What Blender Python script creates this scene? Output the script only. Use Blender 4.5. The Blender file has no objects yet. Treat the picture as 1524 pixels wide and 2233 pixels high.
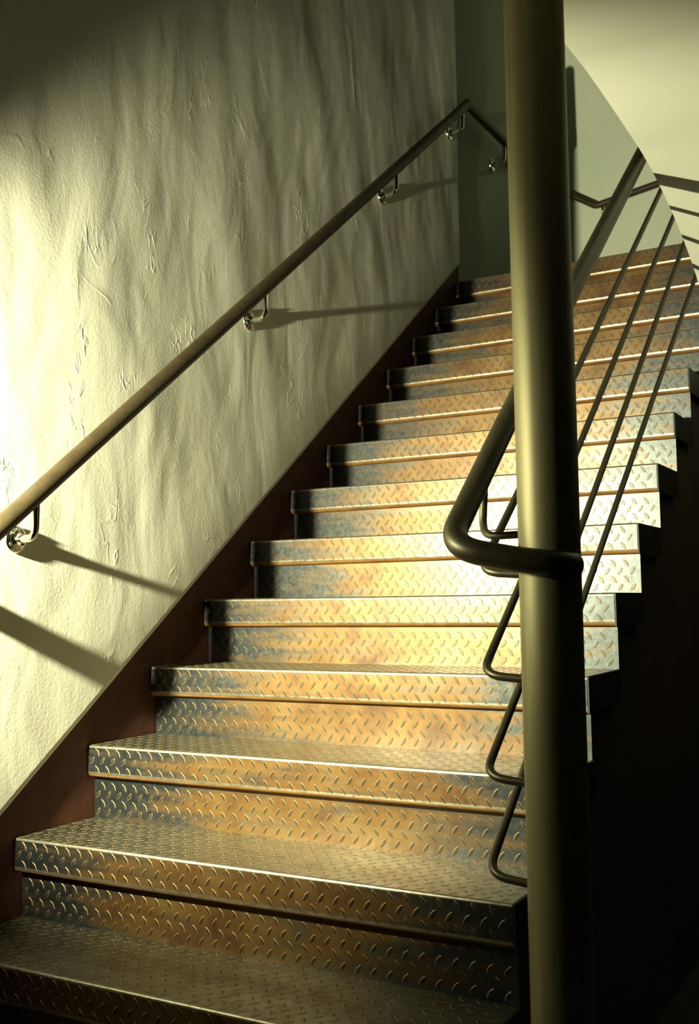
import bpy, math
import numpy as np
from mathutils import Vector, Matrix, noise

S = bpy.context.scene
COL = S.collection

# ------------------------------------------------------------------ camera, world, exposure
RISE, GO, PITCH = 0.175, 0.2304, 0.175 / 0.2304
STAIR_W = 1.172
CAM = Vector((1.8438, -1.5074, 0.6866))
YAW, TILT, ROLL = -0.5118, 0.0846, -0.0137
fwd = Vector((math.sin(YAW) * math.cos(TILT), math.cos(YAW) * math.cos(TILT), math.sin(TILT)))
rt = Vector((math.cos(YAW), -math.sin(YAW), 0.0))
up = rt.cross(fwd)
r2 = rt * math.cos(ROLL) + up * math.sin(ROLL)
u2 = -rt * math.sin(ROLL) + up * math.cos(ROLL)
cam_d = bpy.data.cameras.new('camera')
cam = bpy.data.objects.new('camera', cam_d)
COL.objects.link(cam)
m = Matrix((r2, u2, -fwd)).transposed().to_4x4()
m.translation = CAM
cam.matrix_world = m
cam_d.sensor_fit = 'VERTICAL'
cam_d.sensor_height = 36.0
cam_d.lens = 36.0 * 2317.6 / 2233.0
cam_d.clip_start = 0.05
cam_d.dof.use_dof = True
cam_d.dof.focus_distance = 2.35
cam_d.dof.aperture_fstop = 7.0
S.camera = cam

world = bpy.data.worlds.new('world')
S.world = world
world.use_nodes = True
bg = world.node_tree.nodes['Background']
bg.inputs['Color'].default_value = (0.75, 0.85, 0.55, 1)
bg.inputs['Strength'].default_value = 0.004

S.view_settings.view_transform = 'Standard'
S.view_settings.look = 'None'
S.view_settings.gamma = 1.0
S.view_settings.exposure = 0.0
S.view_settings.use_curve_mapping = False
S.cycles.max_bounces = 6
S.cycles.sample_clamp_indirect = 4.0

LAMP = Vector((0.108, -0.70, 1.03))
LAMP_POWER = 700.0
LAMP_COLOR = (1.0, 0.965, 0.60)
ld = bpy.data.lights.new('lamp_bulb', 'SPOT')
ld.energy = LAMP_POWER
ld.color = LAMP_COLOR
ld.shadow_soft_size = 0.018
ld.spot_size = math.radians(98)
ld.spot_blend = 0.55
lo = bpy.data.objects.new('lamp_bulb', ld)
lo.location = LAMP
lo.rotation_euler = Vector((0.13, 1.0, -0.05)).to_track_quat('-Z', 'Y').to_euler()
COL.objects.link(lo)

# ------------------------------------------------------------------ material helpers
class NT:
    def __init__(self, name):
        self.m = bpy.data.materials.new(name)
        self.m.use_nodes = True
        self.t = self.m.node_tree
        self.b = self.t.nodes['Principled BSDF']
    def n(self, typ, **kw):
        nd = self.t.nodes.new(typ)
        for k, v in kw.items():
            if hasattr(nd, k) and not k[0].isupper():
                setattr(nd, k, v)
            else:
                nd.inputs[k].default_value = v
        return nd
    def l(self, a, b):
        self.t.links.new(a, b)
    def pos(self):
        return self.n('ShaderNodeNewGeometry').outputs['Position']
    def mapped(self, scale, rot=(0, 0, 0), src=None):
        mp = self.n('ShaderNodeMapping')
        mp.inputs['Scale'].default_value = scale
        mp.inputs['Rotation'].default_value = rot
        self.l(src or self.pos(), mp.inputs['Vector'])
        return mp.outputs[0]
    def noise(self, vec, scale, detail=4, rough=0.55, dist=0.0):
        nd = self.n('ShaderNodeTexNoise')
        nd.inputs['Scale'].default_value = scale
        nd.inputs['Detail'].default_value = detail
        nd.inputs['Roughness'].default_value = rough
        nd.inputs['Distortion'].default_value = dist
        self.l(vec, nd.inputs['Vector'])
        return nd.outputs[0]
    def ramp(self, fac, stops):
        nd = self.n('ShaderNodeValToRGB')
        e = nd.color_ramp.elements
        while len(e) < len(stops):
            e.new(0.5)
        for i, (p, c) in enumerate(stops):
            e[i].position = p
            e[i].color = tuple(c) + (1,) if len(c) == 3 else c
        self.l(fac, nd.inputs[0])
        return nd.outputs[0]
    def rng(self, v, a, b, c=0.0, d=1.0):
        nd = self.n('ShaderNodeMapRange')
        for k, x in zip(('From Min', 'From Max', 'To Min', 'To Max'), (a, b, c, d)):
            nd.inputs[k].default_value = x
        self.l(v, nd.inputs['Value'])
        return nd.outputs[0]
    def math(self, op, a, b=None):
        nd = self.n('ShaderNodeMath', operation=op)
        for i, v in enumerate((a, b)):
            if v is None:
                continue
            if isinstance(v, (int, float)):
                nd.inputs[i].default_value = v
            else:
                self.l(v, nd.inputs[i])
        return nd.outputs[0]
    def mix(self, f, a, b):
        nd = self.n('ShaderNodeMix', data_type='RGBA')
        self.l(f, nd.inputs[0])
        for i, v in ((6, a), (7, b)):
            if isinstance(v, tuple):
                nd.inputs[i].default_value = v + (1,)
            else:
                self.l(v, nd.inputs[i])
        return nd.outputs[2]
    def bump(self, h, dist, strength=1.0, normal=None):
        nd = self.n('ShaderNodeBump')
        nd.inputs['Distance'].default_value = dist
        nd.inputs['Strength'].default_value = strength
        self.l(h, nd.inputs['Height'])
        if normal:
            self.l(normal, nd.inputs['Normal'])
        return nd.outputs[0]
    def setc(self, color=None, rough=None, metal=None, normal=None, spec=None):
        for k, v in (('Base Color', color), ('Roughness', rough), ('Metallic', metal), ('Normal', normal), ('Specular IOR Level', spec)):
            if v is None:
                continue
            if isinstance(v, tuple):
                self.b.inputs[k].default_value = v + (1,)
            elif isinstance(v, (int, float)):
                self.b.inputs[k].default_value = v
            else:
                self.l(v, self.b.inputs[k])
        return self.m

def mat_plaster():
    n = NT('rough trowelled plaster')
    a = n.mapped((1, 2.6, 1.3), (math.radians(10), 0, 0))
    strokes = n.noise(a, 2.0, 2, 0.45, 1.0)
    fine = n.noise(n.mapped((1, 5.5, 1.6), (math.radians(14), 0, 0)), 5.0, 3, 0.5, 0.8)
    b = n.mapped((1, 2.6, 1.3), (math.radians(-22), 0, 0))
    swirl = n.noise(b, 1.7, 2, 0.5, 1.6)
    ridge = n.math('ABSOLUTE', n.math('SUBTRACT', swirl, 0.5))
    ridge = n.rng(ridge, 0.0, 0.022, 1.0, 0.0)
    gate = n.rng(n.noise(n.mapped((1, 1, 1)), 3.2, 2), 0.58, 0.72)
    ridge = n.math('MULTIPLY', ridge, gate)
    b2 = n.mapped((1, 6.0, 2.2), (math.radians(18), 0, 0))
    cut = n.noise(b2, 3.0, 2, 0.5, 1.0)
    cut = n.rng(n.math('ABSOLUTE', n.math('SUBTRACT', cut, 0.52)), 0.0, 0.03, 1.0, 0.0)
    gate2 = n.rng(n.noise(n.mapped((1, 1.3, 0.8)), 6.5, 1), 0.61, 0.69)
    cut = n.math('MULTIPLY', cut, gate2)
    grit = n.noise(n.mapped((1, 1, 1)), 130, 5, 0.65)
    n1 = n.bump(strokes, 0.010, 0.32)
    n1 = n.bump(fine, 0.0015, 0.20, n1)
    n2 = n.bump(ridge, 0.0012, 0.45, n1)
    n2 = n.bump(cut, 0.0016, 0.4, n2)
    n3 = n.bump(grit, 0.0011, 0.42, n2)
    tone = n.noise(n.mapped((1, 1, 1)), 3.0, 4)
    c = n.ramp(tone, [(0.3, (0.71, 0.71, 0.60)), (0.7, (0.80, 0.81, 0.70))])
    return n.setc(c, 0.9, 0.0, n3, 0.15)

def mat_paint(name, c0, c1, rough=0.75):
    n = NT(name)
    t = n.noise(n.mapped((1, 1, 1)), 2.2, 4)
    c = n.ramp(t, [(0.3, c0), (0.7, c1)])
    nb = n.bump(n.noise(n.mapped((1, 1, 1)), 60, 3), 0.0006, 0.4)
    return n.setc(c, rough, 0.0, nb, 0.2)

def mat_plate(name, raised=False, edge=False):
    n = NT(name)
    p = n.pos()
    sx = n.n('ShaderNodeSeparateXYZ')
    n.l(p, sx.inputs[0])
    long = n.noise(n.mapped((3.0, 14, 22)), 1.6, 4, 0.6)
    blotch = n.noise(n.mapped((1, 1, 1)), 9, 5, 0.65, 0.4)
    fine = n.noise(n.mapped((1, 1, 1)), 70, 4, 0.7)
    # worn bare steel towards both ends of every step, rust in between
    left = n.rng(sx.outputs[0], 0.06, 0.40, 0.34, 0.0)
    right = n.rng(sx.outputs[0], 0.84, 1.14, 0.0, 0.34)
    f = n.math('ADD', n.math('ADD', left, right), n.math('MULTIPLY', long, 0.9))
    f = n.math('ADD', f, n.math('MULTIPLY', blotch, 0.55))
    steel = n.rng(f, 0.76, 1.02)
    if raised:
        steel = n.math('MAXIMUM', steel, 0.7)
    if edge:
        steel = n.math('MAXIMUM', steel, n.rng(fine, 0.3, 0.5, 0.3, 0.9))
    rust = n.ramp(blotch, [(0.30, (0.050, 0.020, 0.004)), (0.5, (0.112, 0.058, 0.013)), (0.70, (0.150, 0.092, 0.028))])
    grey = n.ramp(fine, [(0.3, (0.032, 0.039, 0.043)), (0.7, (0.068, 0.078, 0.082))])
    # horizontal tread faces are polished by feet
    nz = n.n('ShaderNodeSeparateXYZ')
    n.l(n.n('ShaderNodeNewGeometry').outputs['True Normal'], nz.inputs[0])
    flat = n.rng(nz.outputs[2], 0.8, 0.95)
    steel = n.math('MAXIMUM', steel, n.math('MULTIPLY', flat, n.rng(blotch, 0.3, 0.6, 0.65, 1.0)))
    if edge:
        grey = n.ramp(fine, [(0.3, (0.22, 0.21, 0.17)), (0.7, (0.40, 0.38, 0.31))])
    elif raised:
        grey = n.ramp(fine, [(0.3, (0.030, 0.031, 0.027)), (0.7, (0.060, 0.062, 0.054))])
    mott = n.noise(n.mapped((1, 1, 1)), 26, 5, 0.7, 1.0)
    if not raised:
        tread = n.ramp(mott, [(0.32, (0.055, 0.060, 0.042)), (0.5, (0.125, 0.133, 0.104)), (0.68, (0.18, 0.187, 0.152))])
        grey = n.mix(flat, grey, tread)
    c = n.mix(steel, rust, grey)
    metal = n.rng(steel, 0, 1, 0.66, 0.9)
    rough = n.math('ADD', n.rng(steel, 0, 1, 0.48, 0.38), n.math('MULTIPLY', n.math('SUBTRACT', fine, 0.5), 0.15))
    nb = n.bump(fine, 0.0008, 0.35)
    if not edge:
        n.l(n.math('MULTIPLY', n.rng(flat, 0.0, 1.0, 1.0, 0.25), 0.10 if raised else 0.22), n.b.inputs['Coat Weight'])
        n.b.inputs['Coat Roughness'].default_value = 0.29
        n.b.inputs['Coat IOR'].default_value = 1.9
    return n.setc(c, rough, metal, nb)

def mat_rust(name, c0, c1, rough=0.7, metal=0.2):
    n = NT(name)
    t = n.noise(n.mapped((1, 1, 1)), 11, 6, 0.65, 0.5)
    c = n.ramp(t, [(0.3, c0), (0.7, c1)])
    nb = n.bump(n.noise(n.mapped((1, 1, 1)), 80, 4), 0.001, 0.4)
    return n.setc(c, rough, metal, nb)

def mat_steel(name, c0, c1, r0, r1, metal=1.0, streak=(60, 60, 1.5)):
    n = NT(name)
    t = n.noise(n.mapped(streak), 1.0, 4, 0.6)
    c = n.ramp(t, [(0.3, c0), (0.7, c1)])
    r = n.rng(t, 0.3, 0.7, r0, r1)
    return n.setc(c, r, metal)

M = {
    'plaster': mat_plaster(),
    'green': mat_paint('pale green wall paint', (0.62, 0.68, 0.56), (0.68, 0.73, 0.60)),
    'landing': mat_paint('green paint darkened as shade', (0.34, 0.40, 0.31), (0.38, 0.44, 0.34)),  # same green paint, with the landing wall's dimness put into its colour
    'white': mat_paint('white soffit plaster', (0.50, 0.51, 0.44), (0.54, 0.55, 0.475)),
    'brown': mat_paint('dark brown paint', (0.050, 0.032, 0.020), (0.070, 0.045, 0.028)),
    'floor': mat_paint('dark concrete', (0.018, 0.016, 0.013), (0.03, 0.026, 0.022)),
    'plate': mat_plate('rusty chequer plate'),
    'stud': mat_plate('worn chequer lozenge', True),
    'edge': mat_plate('worn plate bend', edge=True),
    'rust': mat_rust('raw orange rust', (0.115, 0.045, 0.006), (0.25, 0.115, 0.020)),
    'rim': mat_rust('pale stud rim', (0.13, 0.092, 0.037), (0.20, 0.148, 0.066), 0.62, 0.4),
    'stringer': mat_rust('rust brown stringer steel', (0.040, 0.009, 0.001), (0.092, 0.024, 0.0035), 0.75, 0.0),
    'end': mat_rust('black end steel', (0.004, 0.0035, 0.003), (0.008, 0.007, 0.006), 0.6, 0.3),
    'post': mat_steel('brushed olive steel', (0.15, 0.133, 0.068), (0.22, 0.196, 0.105), 0.44, 0.52, 0.45),
    'rail': mat_steel('dull dark steel tube', (0.034, 0.030, 0.017), (0.050, 0.045, 0.026), 0.38, 0.46, 0.7, (20, 20, 20)),
    'wallrail': mat_steel('dark bronze tube', (0.032, 0.023, 0.010), (0.050, 0.037, 0.017), 0.50, 0.60, 0.3, (20, 20, 20)),
    'chrome': mat_steel('polished chrome', (0.72, 0.70, 0.62), (0.80, 0.78, 0.70), 0.08, 0.14, 1.0, (20, 20, 20)),
}

# ------------------------------------------------------------------ object helpers
def link(name, verts, faces, mats, parent=None, smooth=False, midx=None):
    me = bpy.data.meshes.new(name)
    me.from_pydata([tuple(v) for v in verts], [], faces)
    for x in (mats if isinstance(mats, (list, tuple)) else [mats]):
        me.materials.append(x)
    if midx is not None:
        me.polygons.foreach_set('material_index', midx)
    if smooth is True:
        me.polygons.foreach_set('use_smooth', [True] * len(me.polygons))
    elif smooth is not False:
        me.polygons.foreach_set('use_smooth', smooth)
    me.update()
    o = bpy.data.objects.new(name, me)
    COL.objects.link(o)
    if parent:
        o.parent = parent
    return o

def thing(name, label, cat, loc, group=None):
    o = bpy.data.objects.new(name, None)
    o.empty_display_size = 0.05
    COL.objects.link(o)
    o.location = loc
    o['label'] = label
    o['category'] = cat
    if group:
        o['group'] = group
    return o

def structure(o):
    o['kind'] = 'structure'
    return o

class MB:
    def __init__(self):
        self.v, self.f, self.s, self.m = [], [], [], []
    def add(self, verts, faces, smooth=False, mi=0):
        b = len(self.v)
        self.v += [tuple(x) for x in verts]
        self.f += [tuple(b + i for i in f) for f in faces]
        self.s += [smooth] * len(faces)
        self.m += [mi] * len(faces)
    def box(self, a, b, mi=0):
        (x0, y0, z0), (x1, y1, z1) = a, b
        v = [(x0, y0, z0), (x1, y0, z0), (x1, y1, z0), (x0, y1, z0), (x0, y0, z1), (x1, y0, z1), (x1, y1, z1), (x0, y1, z1)]
        self.add(v, [(0, 3, 2, 1), (4, 5, 6, 7), (0, 1, 5, 4), (1, 2, 6, 5), (2, 3, 7, 6), (3, 0, 4, 7)], False, mi)
    def tube(self, pts, r, seg=20, caps=True, mi=0):
        pts = [Vector(p) for p in pts]
        rs = r if isinstance(r, (list, tuple)) else [r] * len(pts)
        tan = []
        for i in range(len(pts)):
            a = pts[max(i - 1, 0)]
            b = pts[min(i + 1, len(pts) - 1)]
            tan.append((b - a).normalized())
        t0 = tan[0]
        ref = Vector((0, 0, 1)) if abs(t0.z) < 0.9 else Vector((1, 0, 0))
        nrm = (ref - t0 * ref.dot(t0)).normalized()
        verts, faces = [], []
        for i, p in enumerate(pts):
            t = tan[i]
            nrm = (nrm - t * nrm.dot(t)).normalized()
            bi = t.cross(nrm)
            for j in range(seg):
                a = 2 * math.pi * j / seg
                verts.append(p + (nrm * math.cos(a) + bi * math.sin(a)) * rs[i])
        for i in range(len(pts) - 1):
            for j in range(seg):
                k = (j + 1) % seg
                faces.append((i * seg + j, i * seg + k, (i + 1) * seg + k, (i + 1) * seg + j))
        self.add(verts, faces, True, mi)
        if caps:
            n = len(pts)
            self.add(verts[:seg], [tuple(reversed(range(seg)))], False, mi)
            self.add(verts[-seg:], [tuple(range(seg))], False, mi)
    def lathe(self, prof, origin, axis, seg=28, mi=0):
        # prof: (radius, height along axis)
        ax = Vector(axis).normalized()
        ref = Vector((0, 0, 1)) if abs(ax.z) < 0.9 else Vector((1, 0, 0))
        e1 = (ref - ax * ref.dot(ax)).normalized()
        e2 = ax.cross(e1)
        verts, faces = [], []
        for r, h in prof:
            for j in range(seg):
                a = 2 * math.pi * j / seg
                verts.append(Vector(origin) + ax * h + (e1 * math.cos(a) + e2 * math.sin(a)) * max(r, 1e-5))
        for i in range(len(prof) - 1):
            for j in range(seg):
                k = (j + 1) % seg
                faces.append((i * seg + j, i * seg + k, (i + 1) * seg + k, (i + 1) * seg + j))
        self.add(verts, faces, True, mi)
        self.add(verts[:seg], [tuple(reversed(range(seg)))], False, mi)
        self.add(verts[-seg:], [tuple(range(seg))], False, mi)
    def prism(self, poly, axis, a, b, mi=0):
        # poly of 2D points; axis 'x': (y,z)
        n = len(poly)
        v = [(a, p, q) for p, q in poly] + [(b, p, q) for p, q in poly]
        f = [tuple(reversed(range(n))), tuple(range(n, 2 * n))]
        f += [(i, (i + 1) % n, n + (i + 1) % n, n + i) for i in range(n)]
        self.add(v, f, False, mi)
    def build(self, name, mats, parent=None):
        return link(name, self.v, self.f, mats, parent, self.s, self.m)

def fillet(pts, radii, n=10):
    """Round the corners of a polyline."""
    pts = [Vector(p) for p in pts]
    out = [pts[0]]
    for i in range(1, len(pts) - 1):
        r = radii[i - 1] if isinstance(radii, (list, tuple)) else radii
        p = pts[i]
        a = (pts[i - 1] - p)
        b = (pts[i + 1] - p)
        d = min(r, a.length * 0.49, b.length * 0.49)
        p0 = p + a.normalized() * d
        p2 = p + b.normalized() * d
        for k in range(n + 1):
            t = k / n
            out.append(p0 * (1 - t) ** 2 + p * 2 * t * (1 - t) + p2 * t * t)
    out.append(pts[-1])
    return out

# ------------------------------------------------------------------ the shell
Z_FLOOR = -2 * RISE
Y_TOP = 12 * GO
Z_TOP = 12 * RISE
Y_FAR = 4.36

def plaster_bottom(y):
    return PITCH * y + 0.098 - 0.010 * y

def build_plaster():
    y0, y1, ny = -1.6, Y_TOP + 0.03, 330
    ztop, nz = 5.2, 340
    ys = np.linspace(y0, y1, ny)
    verts, faces = [], []
    for j in range(nz + 1):
        t = j / nz
        for y in ys:
            zb = max(plaster_bottom(y), Z_FLOOR)
            z = zb + (ztop - zb) * t ** 1.0
            q = Vector((0.0, y * 2.6, z * 1.5))
            h = noise.noise(q) * 0.005 + noise.noise(Vector((3.1, y * 6.0 + 0.8 * z, z * 2.2))) * 0.0022
            h += noise.noise(Vector((9.1, y * 16 + 1.5 * noise.noise(Vector((1, y * 3, z * 3))), z * 6.0))) * 0.0007
            x = 0.012 + h * min(1.0, 0.35 + (z - zb) * 2)
            verts.append((x, y, z))
    for j in range(nz):
        for i in range(ny - 1):
            a = j * ny + i
            faces.append((a, a + 1, a + ny + 1, a + ny))
    nb = len(verts)
    # rounded lower lip and back
    for y in ys:
        zb = max(plaster_bottom(y), Z_FLOOR)
        verts.append((0.004, y, zb - 0.004))
    for y in ys:
        zb = max(plaster_bottom(y), Z_FLOOR)
        verts.append((-0.03, y, zb - 0.004))
    for i in range(ny - 1):
        faces.append((nb + i, nb + i + 1, i + 1, i))
        faces.append((nb + ny + i, nb + ny + i + 1, nb + i + 1, nb + i))
    o = link('wall_left', verts, faces, M['plaster'], None, True)
    return structure(o)
build_plaster()

mb = MB()
mb.box((-0.12, Y_TOP + 0.03, Z_TOP - 0.3), (0.003, Y_FAR + 0.12, 5.2))
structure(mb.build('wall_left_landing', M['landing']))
mb = MB()
mb.box((0.006, Y_FAR, Z_TOP - 0.3), (2.7, Y_FAR + 0.12, 5.2))
structure(mb.build('wall_far', M['green']))
mb = MB()
mb.box((-0.12, -3.2, Z_FLOOR - 0.1), (2.7, 3.0, Z_FLOOR))
structure(mb.build('floor', M['floor']))

# white soffit of the flight above, curving down towards the top of the stair
prof = [(-0.9, 1.86), (-0.3, 1.875), (0.2, 1.885), (0.63, 1.893), (0.80, 1.902), (0.97, 1.904), (1.18, 1.901), (1.36, 1.895),
        (1.57, 1.868), (1.79, 1.818), (1.98, 1.752), (2.12, 1.680), (2.26, 1.585), (2.40, 1.46)]
def smooth_profile(p, n=6):
    out = []
    for i in range(len(p) - 1):
        a = p[max(i - 1, 0)]; b = p[i]; c = p[i + 1]; d = p[min(i + 2, len(p) - 1)]
        for k in range(n):
            t = k / n
            out.append(tuple(0.5 * (2 * b[q] + (c[q] - a[q]) * t + (2 * a[q] - 5 * b[q] + 4 * c[q] - d[q]) * t * t + (3 * b[q] - a[q] - 3 * c[q] + d[q]) * t ** 3) for q in (0, 1)))
    out.append(p[-1])
    return out
def build_soffit():
    pr = smooth_profile(prof)
    n = len(pr)
    xa, xb = 1.176, 2.7
    v, f, s = [], [], []
    for x in (xa, xb):
        v += [(x, y, z) for y, z in pr]
    for i in range(n - 1):
        f.append((i, i + 1, n + i + 1, n + i)); s.append(True)
    v += [(x, y, z) for x in (xa, xb) for y, z in pr]
    q0 = 2 * n
    b = len(v)
    top = [(pr[-1][0] + 0.06, pr[-1][1] + 0.05), (2.40, 2.02), (-0.9, 2.02)]
    for x in (xa, xb):
        v += [(x, y, z) for y, z in top]
    for i in range(2):
        f.append((b + i, b + 3 + i, b + 4 + i, b + i + 1)[::-1]); s.append(False)
    f.append((q0 + n - 1, b, b + 3, q0 + 2 * n - 1)); s.append(False)
    f.append((b + 2, q0, q0 + n, b + 5)); s.append(False)
    f.append(tuple(range(q0, q0 + n)) + (b, b + 1, b + 2)); s.append(False)
    f.append(tuple(reversed(tuple(range(q0 + n, q0 + 2 * n)) + (b + 3, b + 4, b + 5)))); s.append(False)
    return structure(link('ceiling', v, f, M['white'], None, s))
build_soffit()

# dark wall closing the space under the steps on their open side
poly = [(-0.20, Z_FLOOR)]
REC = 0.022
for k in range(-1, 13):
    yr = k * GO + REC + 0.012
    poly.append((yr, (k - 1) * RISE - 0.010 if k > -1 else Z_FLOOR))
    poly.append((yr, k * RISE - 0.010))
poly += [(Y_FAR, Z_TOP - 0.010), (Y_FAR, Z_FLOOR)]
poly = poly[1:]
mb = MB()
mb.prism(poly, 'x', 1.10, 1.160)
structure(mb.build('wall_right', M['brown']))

# ------------------------------------------------------------------ the staircase
stair = thing('staircase', 'rusty chequer plate steel staircase rising along the rough plaster wall to the landing', 'staircase', (0, 0, 0))

LOZ = [(-1, 0), (-0.62, 0.62), (0, 1.0), (0.62, 0.62), (1, 0), (0.62, -0.62), (0, -1.0), (-0.62, -0.62)]
def lozenges(mb, fn, u0, u1, v0, v1, phase=0, P=0.0325, Q=0.0205, height=0.0012):
    """raised eye-shaped studs in alternating rows; fn(u, v, h) -> point"""
    L, W = 0.0118, 0.0042
    row = 0
    v = v0 + Q * 0.5
    while v < v1 - 0.004:
        ang = math.radians(54) * (1 if (row + phase) % 2 else -1)
        ca, sa = math.cos(ang), math.sin(ang)
        u = u0 + (P * 0.25 if (row + phase) % 2 else P * 0.75)
        while u < u1 - 0.006:
            vs = []
            for sc_, hh in ((1.0, 0.0), (0.62, height)):
                for a, b in LOZ:
                    p, q = a * L * (0.5 + 0.5 * sc_), b * W * sc_
                    vs.append(fn(u + p * ca - q * sa, v + p * sa + q * ca, hh))
            fs = [(i, (i + 1) % 8, 8 + (i + 1) % 8, 8 + i) for i in range(8)] + [tuple(range(8, 16))]
            mb.add(vs, fs[:8], False, 4)
            mb.f.append(tuple(len(mb.v) - 8 + i for i in range(8))); mb.s.append(False); mb.m.append(1)
            u += P
        v += Q
        row += 1

NOSE = 0.077
def tread_mesh(depth, name):
    """front bottom corner of nosing, origin at the nosing's top edge (y=0,z=0), x from 0 to STAIR_W"""
    mb = MB()
    W = STAIR_W
    r = 0.006
    outer = [(depth, 0.0), (r, 0.0)]
    for k in range(1, 6):
        a = math.pi / 2 * k / 5
        outer.append((r - r * math.sin(a), -r + r * math.cos(a)))
    rb = 0.014
    outer.append((0.0, -NOSE + rb))
    for k in range(1, 8):
        a = math.pi / 2 * k / 7
        outer.append((rb - rb * math.cos(a), -NOSE + rb - rb * math.sin(a)))
    x0 = 0.003
    n = len(outer)
    v = [(x0, y, z) for y, z in outer] + [(W, y, z) for y, z in outer]
    f = [(i, i + 1, n + i + 1, n + i) for i in range(n - 1)]
    b0 = len(mb.m)
    mb.add(v, f, False, 0)
    for i in range(1, 6):
        mb.s[b0 + i] = True
        mb.m[b0 + i] = 3
    for i in range(7, n - 1):
        mb.s[b0 + i] = True
        mb.m[b0 + i] = 3 if i < 9 else 2
    # underside return flange, rusted raw, then plate underside
    mb.add([(x0, rb, -NOSE), (x0, REC + 0.004, -NOSE), (W, REC + 0.004, -NOSE), (W, rb, -NOSE)], [(0, 1, 2, 3)], False, 2)
    mb.add([(x0, REC + 0.004, -NOSE), (x0, REC + 0.004, -0.006), (W, REC + 0.004, -0.006), (W, REC + 0.004, -NOSE)], [(0, 1, 2, 3)], False, 2)
    mb.add([(x0, REC + 0.004, -0.006), (x0, depth, -0.006), (W, depth, -0.006), (W, REC + 0.004, -0.006)], [(0, 1, 2, 3)], False, 2)
    mb.add([(x0, y, z) for y, z in outer] + [(x0, depth, -0.006), (x0, REC + 0.004, -0.006), (x0, REC + 0.004, -NOSE)],
           [tuple(range(n - 1, -1, -1)) [:0] or tuple([n + 0, n + 1, n + 2] + list(range(n - 1, -1, -1)))], False, 2)
    lozenges(mb, lambda u, v, h: (u, -h, v), x0 + 0.004, W - 0.004, -NOSE + 0.010, -0.003, 0, Q=0.0205)
    lozenges(mb, lambda u, v, h: (u, v, h), x0 + 0.004, W - 0.004, 0.006, depth - 0.006, 1, height=0.0006)
    return mb

def riser_mesh():
    """origin at nosing top edge of the same step"""
    mb = MB()
    W = STAIR_W
    x0 = 0.003
    y = REC
    mb.box((x0, y, -RISE), (W, y + 0.006, -NOSE + 0.002))
    lozenges(mb, lambda u, v, h: (u, y - h, v), x0 + 0.004, W - 0.004, -RISE + 0.004, -NOSE - 0.002, 1)
    return mb

def end_mesh(depth):
    mb = MB()
    mb.box((STAIR_W, 0.001, -NOSE), (STAIR_W + 0.004, depth, -0.001))
    return mb

MT = [M['plate'], M['stud'], M['rust'], M['edge'], M['rim']]
depth = GO + REC
t0 = tread_mesh(depth, 'tread').build('tread', MT, stair)
r0 = riser_mesh().build('riser', MT, stair)
e0 = end_mesh(depth).build('end_plate', M['end'], t0)
first = True
for k in range(-1, 12):
    if first:
        t, r = t0, r0
        first = False
    else:
        t = t0.copy(); COL.objects.link(t); t.parent = stair
        r = r0.copy(); COL.objects.link(r); r.parent = stair
        e = e0.copy(); COL.objects.link(e); e.parent = t
    t.location = (0, k * GO, k * RISE)
    r.location = (0, k * GO, k * RISE)
r = r0.copy(); COL.objects.link(r); r.parent = stair; r.location = (0, Y_TOP, Z_TOP)
land = tread_mesh(Y_FAR - Y_TOP, 'landing').build('landing_plate', MT, stair)
land.location = (0, Y_TOP, Z_TOP)
le = end_mesh(Y_FAR - Y_TOP).build('end_plate', M['end'], land)
# stringer plate against the wall
mb = MB()
mb.prism([(-0.45, Z_FLOOR), (-0.45, -0.45 * PITCH + 0.14), (Y_TOP + 0.05, (Y_TOP + 0.05) * PITCH + 0.12), (Y_TOP + 0.05, Z_TOP - 0.45), (0.3, Z_FLOOR)], 'x', -0.012, 0.0)
so = mb.build('stringer', M['stringer'], stair)
so['label'] = 'rust brown stringer plate between the steps and the plaster'

# ------------------------------------------------------------------ steel post
PX, PY, PR = 1.266, 0.20, 0.0515
post = thing('newel_post', 'thick round brushed steel post standing in front of the stair and reaching the white soffit', 'post', (PX, PY, Z_FLOOR))
mb = MB()
mb.tube([(0, 0, 0.0), (0, 0, 1.0), (0, 0, 1.87 - Z_FLOOR + 0.016)], PR, 64)
mb.build('shaft', M['post'], post)
mb = MB()
mb.lathe([(0.095, 0.0), (0.095, 0.010), (0.093, 0.012), (PR + 0.001, 0.012)], (0, 0, 0), (0, 0, 1), 48)
mb.build('base_plate', M['post'], post)

# ------------------------------------------------------------------ balustrade on the open side
XR = 1.14
bal = thing('balustrade', 'dark steel tube handrail with four thin bars sloping beside the post', 'balustrade', (XR, PY, 0.0))
def rel(p, base):
    return [tuple(Vector(q) - Vector(base)) for q in p]
B0 = (XR, PY, 0.0)
hx = 1.12
hs = (1.997 - 0.870) / (1.579 - 0.204)
hz = lambda y: 0.870 + hs * (y - 0.204)
hand = [(hx, 2.86, hz(2.86)), (hx, 1.5, hz(1.5)), (hx, 0.5, hz(0.5)), (hx, 0.110, 0.775), (PX - 0.02, PY - 0.073, 0.750), (PX + 0.035, PY - 0.058, 0.743), (PX + 0.047, PY - 0.022, 0.741)]
mb = MB()
mb.tube(rel(fillet(hand, [0.3, 0.3, 0.075, 0.03, 0.02], 14), B0), 0.0212, 32)
ho = mb.build('handrail', M['rail'], bal)
bars = [((0.205, 0.735), (0.814, 1.210), (1.721, 1.932)), ((0.203, 0.560), (0.766, 1.003), (1.884, 1.900)),
        ((0.205, 0.389), (0.767, 0.823), (2.047, 1.867)), ((0.208, 0.226), (0.756, 0.661), (1.916, 1.566))]
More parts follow.
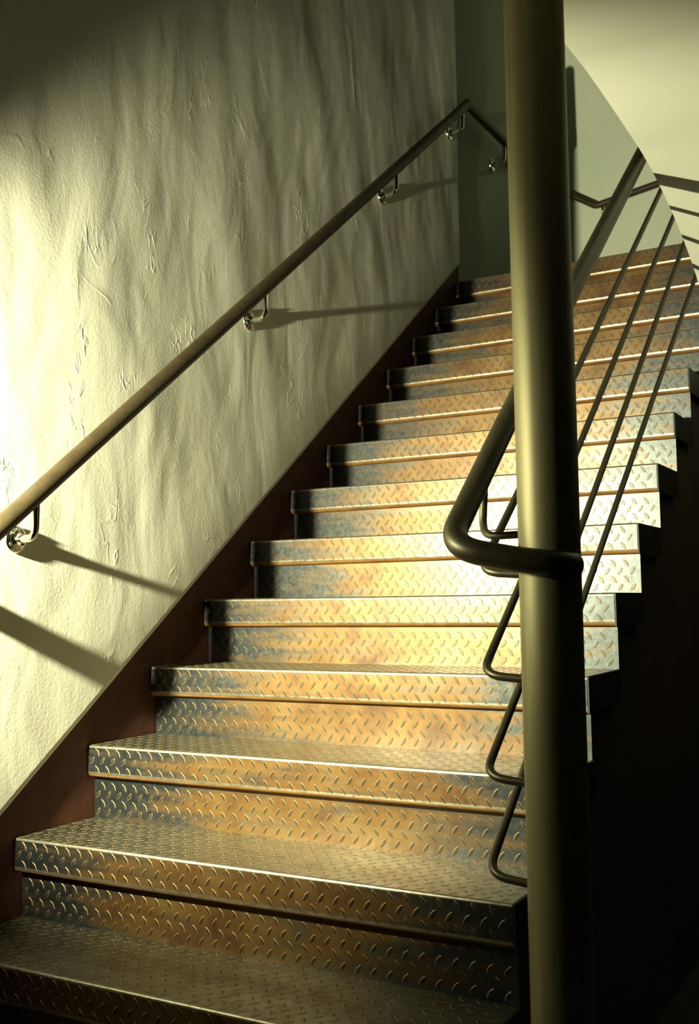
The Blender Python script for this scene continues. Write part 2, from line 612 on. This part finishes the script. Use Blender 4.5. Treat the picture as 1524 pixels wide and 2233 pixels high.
for a, b, c in bars:
    s = (c[1] - b[1]) / (c[0] - b[0])
    end = (2.86, c[1] + s * (2.86 - c[0]))
    path = [(XR, end[0], end[1]), (XR, c[0], c[1]), (XR, b[0], b[1]), (XR, a[0] - 0.004, a[1]), (PX - PR + 0.006, PY, a[1] - 0.006)]
    mb = MB()
    mb.tube(rel(fillet(path, [0.3, 0.3, 0.045], 12), B0), 0.0074, 16)
    mb.build('bar', M['rail'], bal)
# short bent bar from under the handrail to the post
mb = MB()
path = [(hx + 0.004, 0.275, hz(0.275) - 0.012), (hx + 0.004, 0.258, 0.815), (XR + 0.01, 0.22, 0.797), (PX - PR + 0.006, PY, 0.797)]
mb.tube(rel(fillet(path, [0.05, 0.03], 10), B0), 0.0070, 16)
mb.build('handrail_support', M['rail'], bal)

# ------------------------------------------------------------------ wall handrail
WX = 0.078
WR = 0.0215
rail_z = lambda y: 0.775 + 0.7695 * y
wr = thing('wall_handrail', 'dark round handrail climbing the rough plaster wall and turning along the landing', 'handrail', (0.012, 0.0, 0.0))
ysA = -0.035
kink = (WX, 2.765, rail_z(2.765) )
rail = [(0.012, ysA, rail_z(ysA)), (WX, ysA, rail_z(ysA)), kink]
W0 = (0.012, 0.0, 0.0)
mb = MB()
p1 = fillet([(0.008, ysA, rail_z(ysA)), (WX, ysA, rail_z(ysA)), (WX, 1.3, rail_z(1.3)), kink], [0.04, 0.01], 8)
zl = kink[2]
YE = 3.47
p2 = fillet([(WX, YE - 0.3, zl), (WX, YE, zl), (0.004, YE + 0.02, zl)], 0.045, 8)
mb.tube(rel(p1 + p2, W0), WR, 28)
mb.build('rail', M['wallrail'], wr)
FARY = Y_FAR - 0.068
FAR_PTS = (3.035, 2.905, 2.972, 3.06)
far = thing('wall_handrail', 'dark bent handrail on the pale green far wall above the top step', 'handrail', (0.215, Y_FAR, 2.9))
mb = MB()
mb.tube(rel(fillet([(-0.005 + 0.02, FARY, FAR_PTS[0]), (0.212, FARY, FAR_PTS[1]), (0.625, FARY, FAR_PTS[2]), (1.15, FARY, FAR_PTS[3])], [0.012, 0.1], 6), (0.215, Y_FAR, 2.9)), 0.0185, 24)
mb.build('rail', M['wallrail'], far)

def bracket(root, base, z_rail, wall_pt, out):
    """chrome arm curving from a round wall plate up to the rail; out = wall normal"""
    out = Vector(out); wp = Vector(wall_pt)
    up_ = Vector((0, 0, 1))
    top = wp + out * (WX - 0.012) + up_ * (z_rail - WR + 0.004 - wp.z)
    mbp = MB()
    path = [wp + out * 0.004, wp + out * (WX - 0.014), top]
    path = fillet(rel(path, base), 0.045, 12)
    mbp.tube(path, 0.0090, 16)
    arm = mbp.build('bracket', M['chrome'], root)
    d = MB()
    d.lathe([(0.031, 0.0), (0.031, 0.004), (0.029, 0.007), (0.024, 0.0085), (0.014, 0.010), (0.0115, 0.016), (0.0095, 0.020)], rel([wp], base)[0], out, 32)
    d.build('wall_plate', M['chrome'], arm)
    side = out.cross(up_)
    for a in (90, 210, 330):
        c = wp + out * 0.007 + (up_ * math.sin(math.radians(a)) + side * math.cos(math.radians(a))) * 0.022
        s_ = MB()
        s_.lathe([(0.0048, 0.0), (0.0046, 0.0022), (0.003, 0.0036), (0.0005, 0.0042)], rel([c], base)[0], out, 14)
        s_.build('screw', M['chrome'], arm)
    return arm
for yb in (0.209, 1.136, 2.037, 2.70):
    bracket(wr, W0, rail_z(yb + 0.02), (0.013, yb, rail_z(yb) - 0.098), (1, 0, 0))
bracket(wr, W0, zl, (0.006, 3.23, zl - 0.10), (1, 0, 0))
bracket(far, (0.215, Y_FAR, 2.9), FAR_PTS[1] + 0.025, (0.252, Y_FAR, FAR_PTS[1] - 0.055), (0, -1, 0))
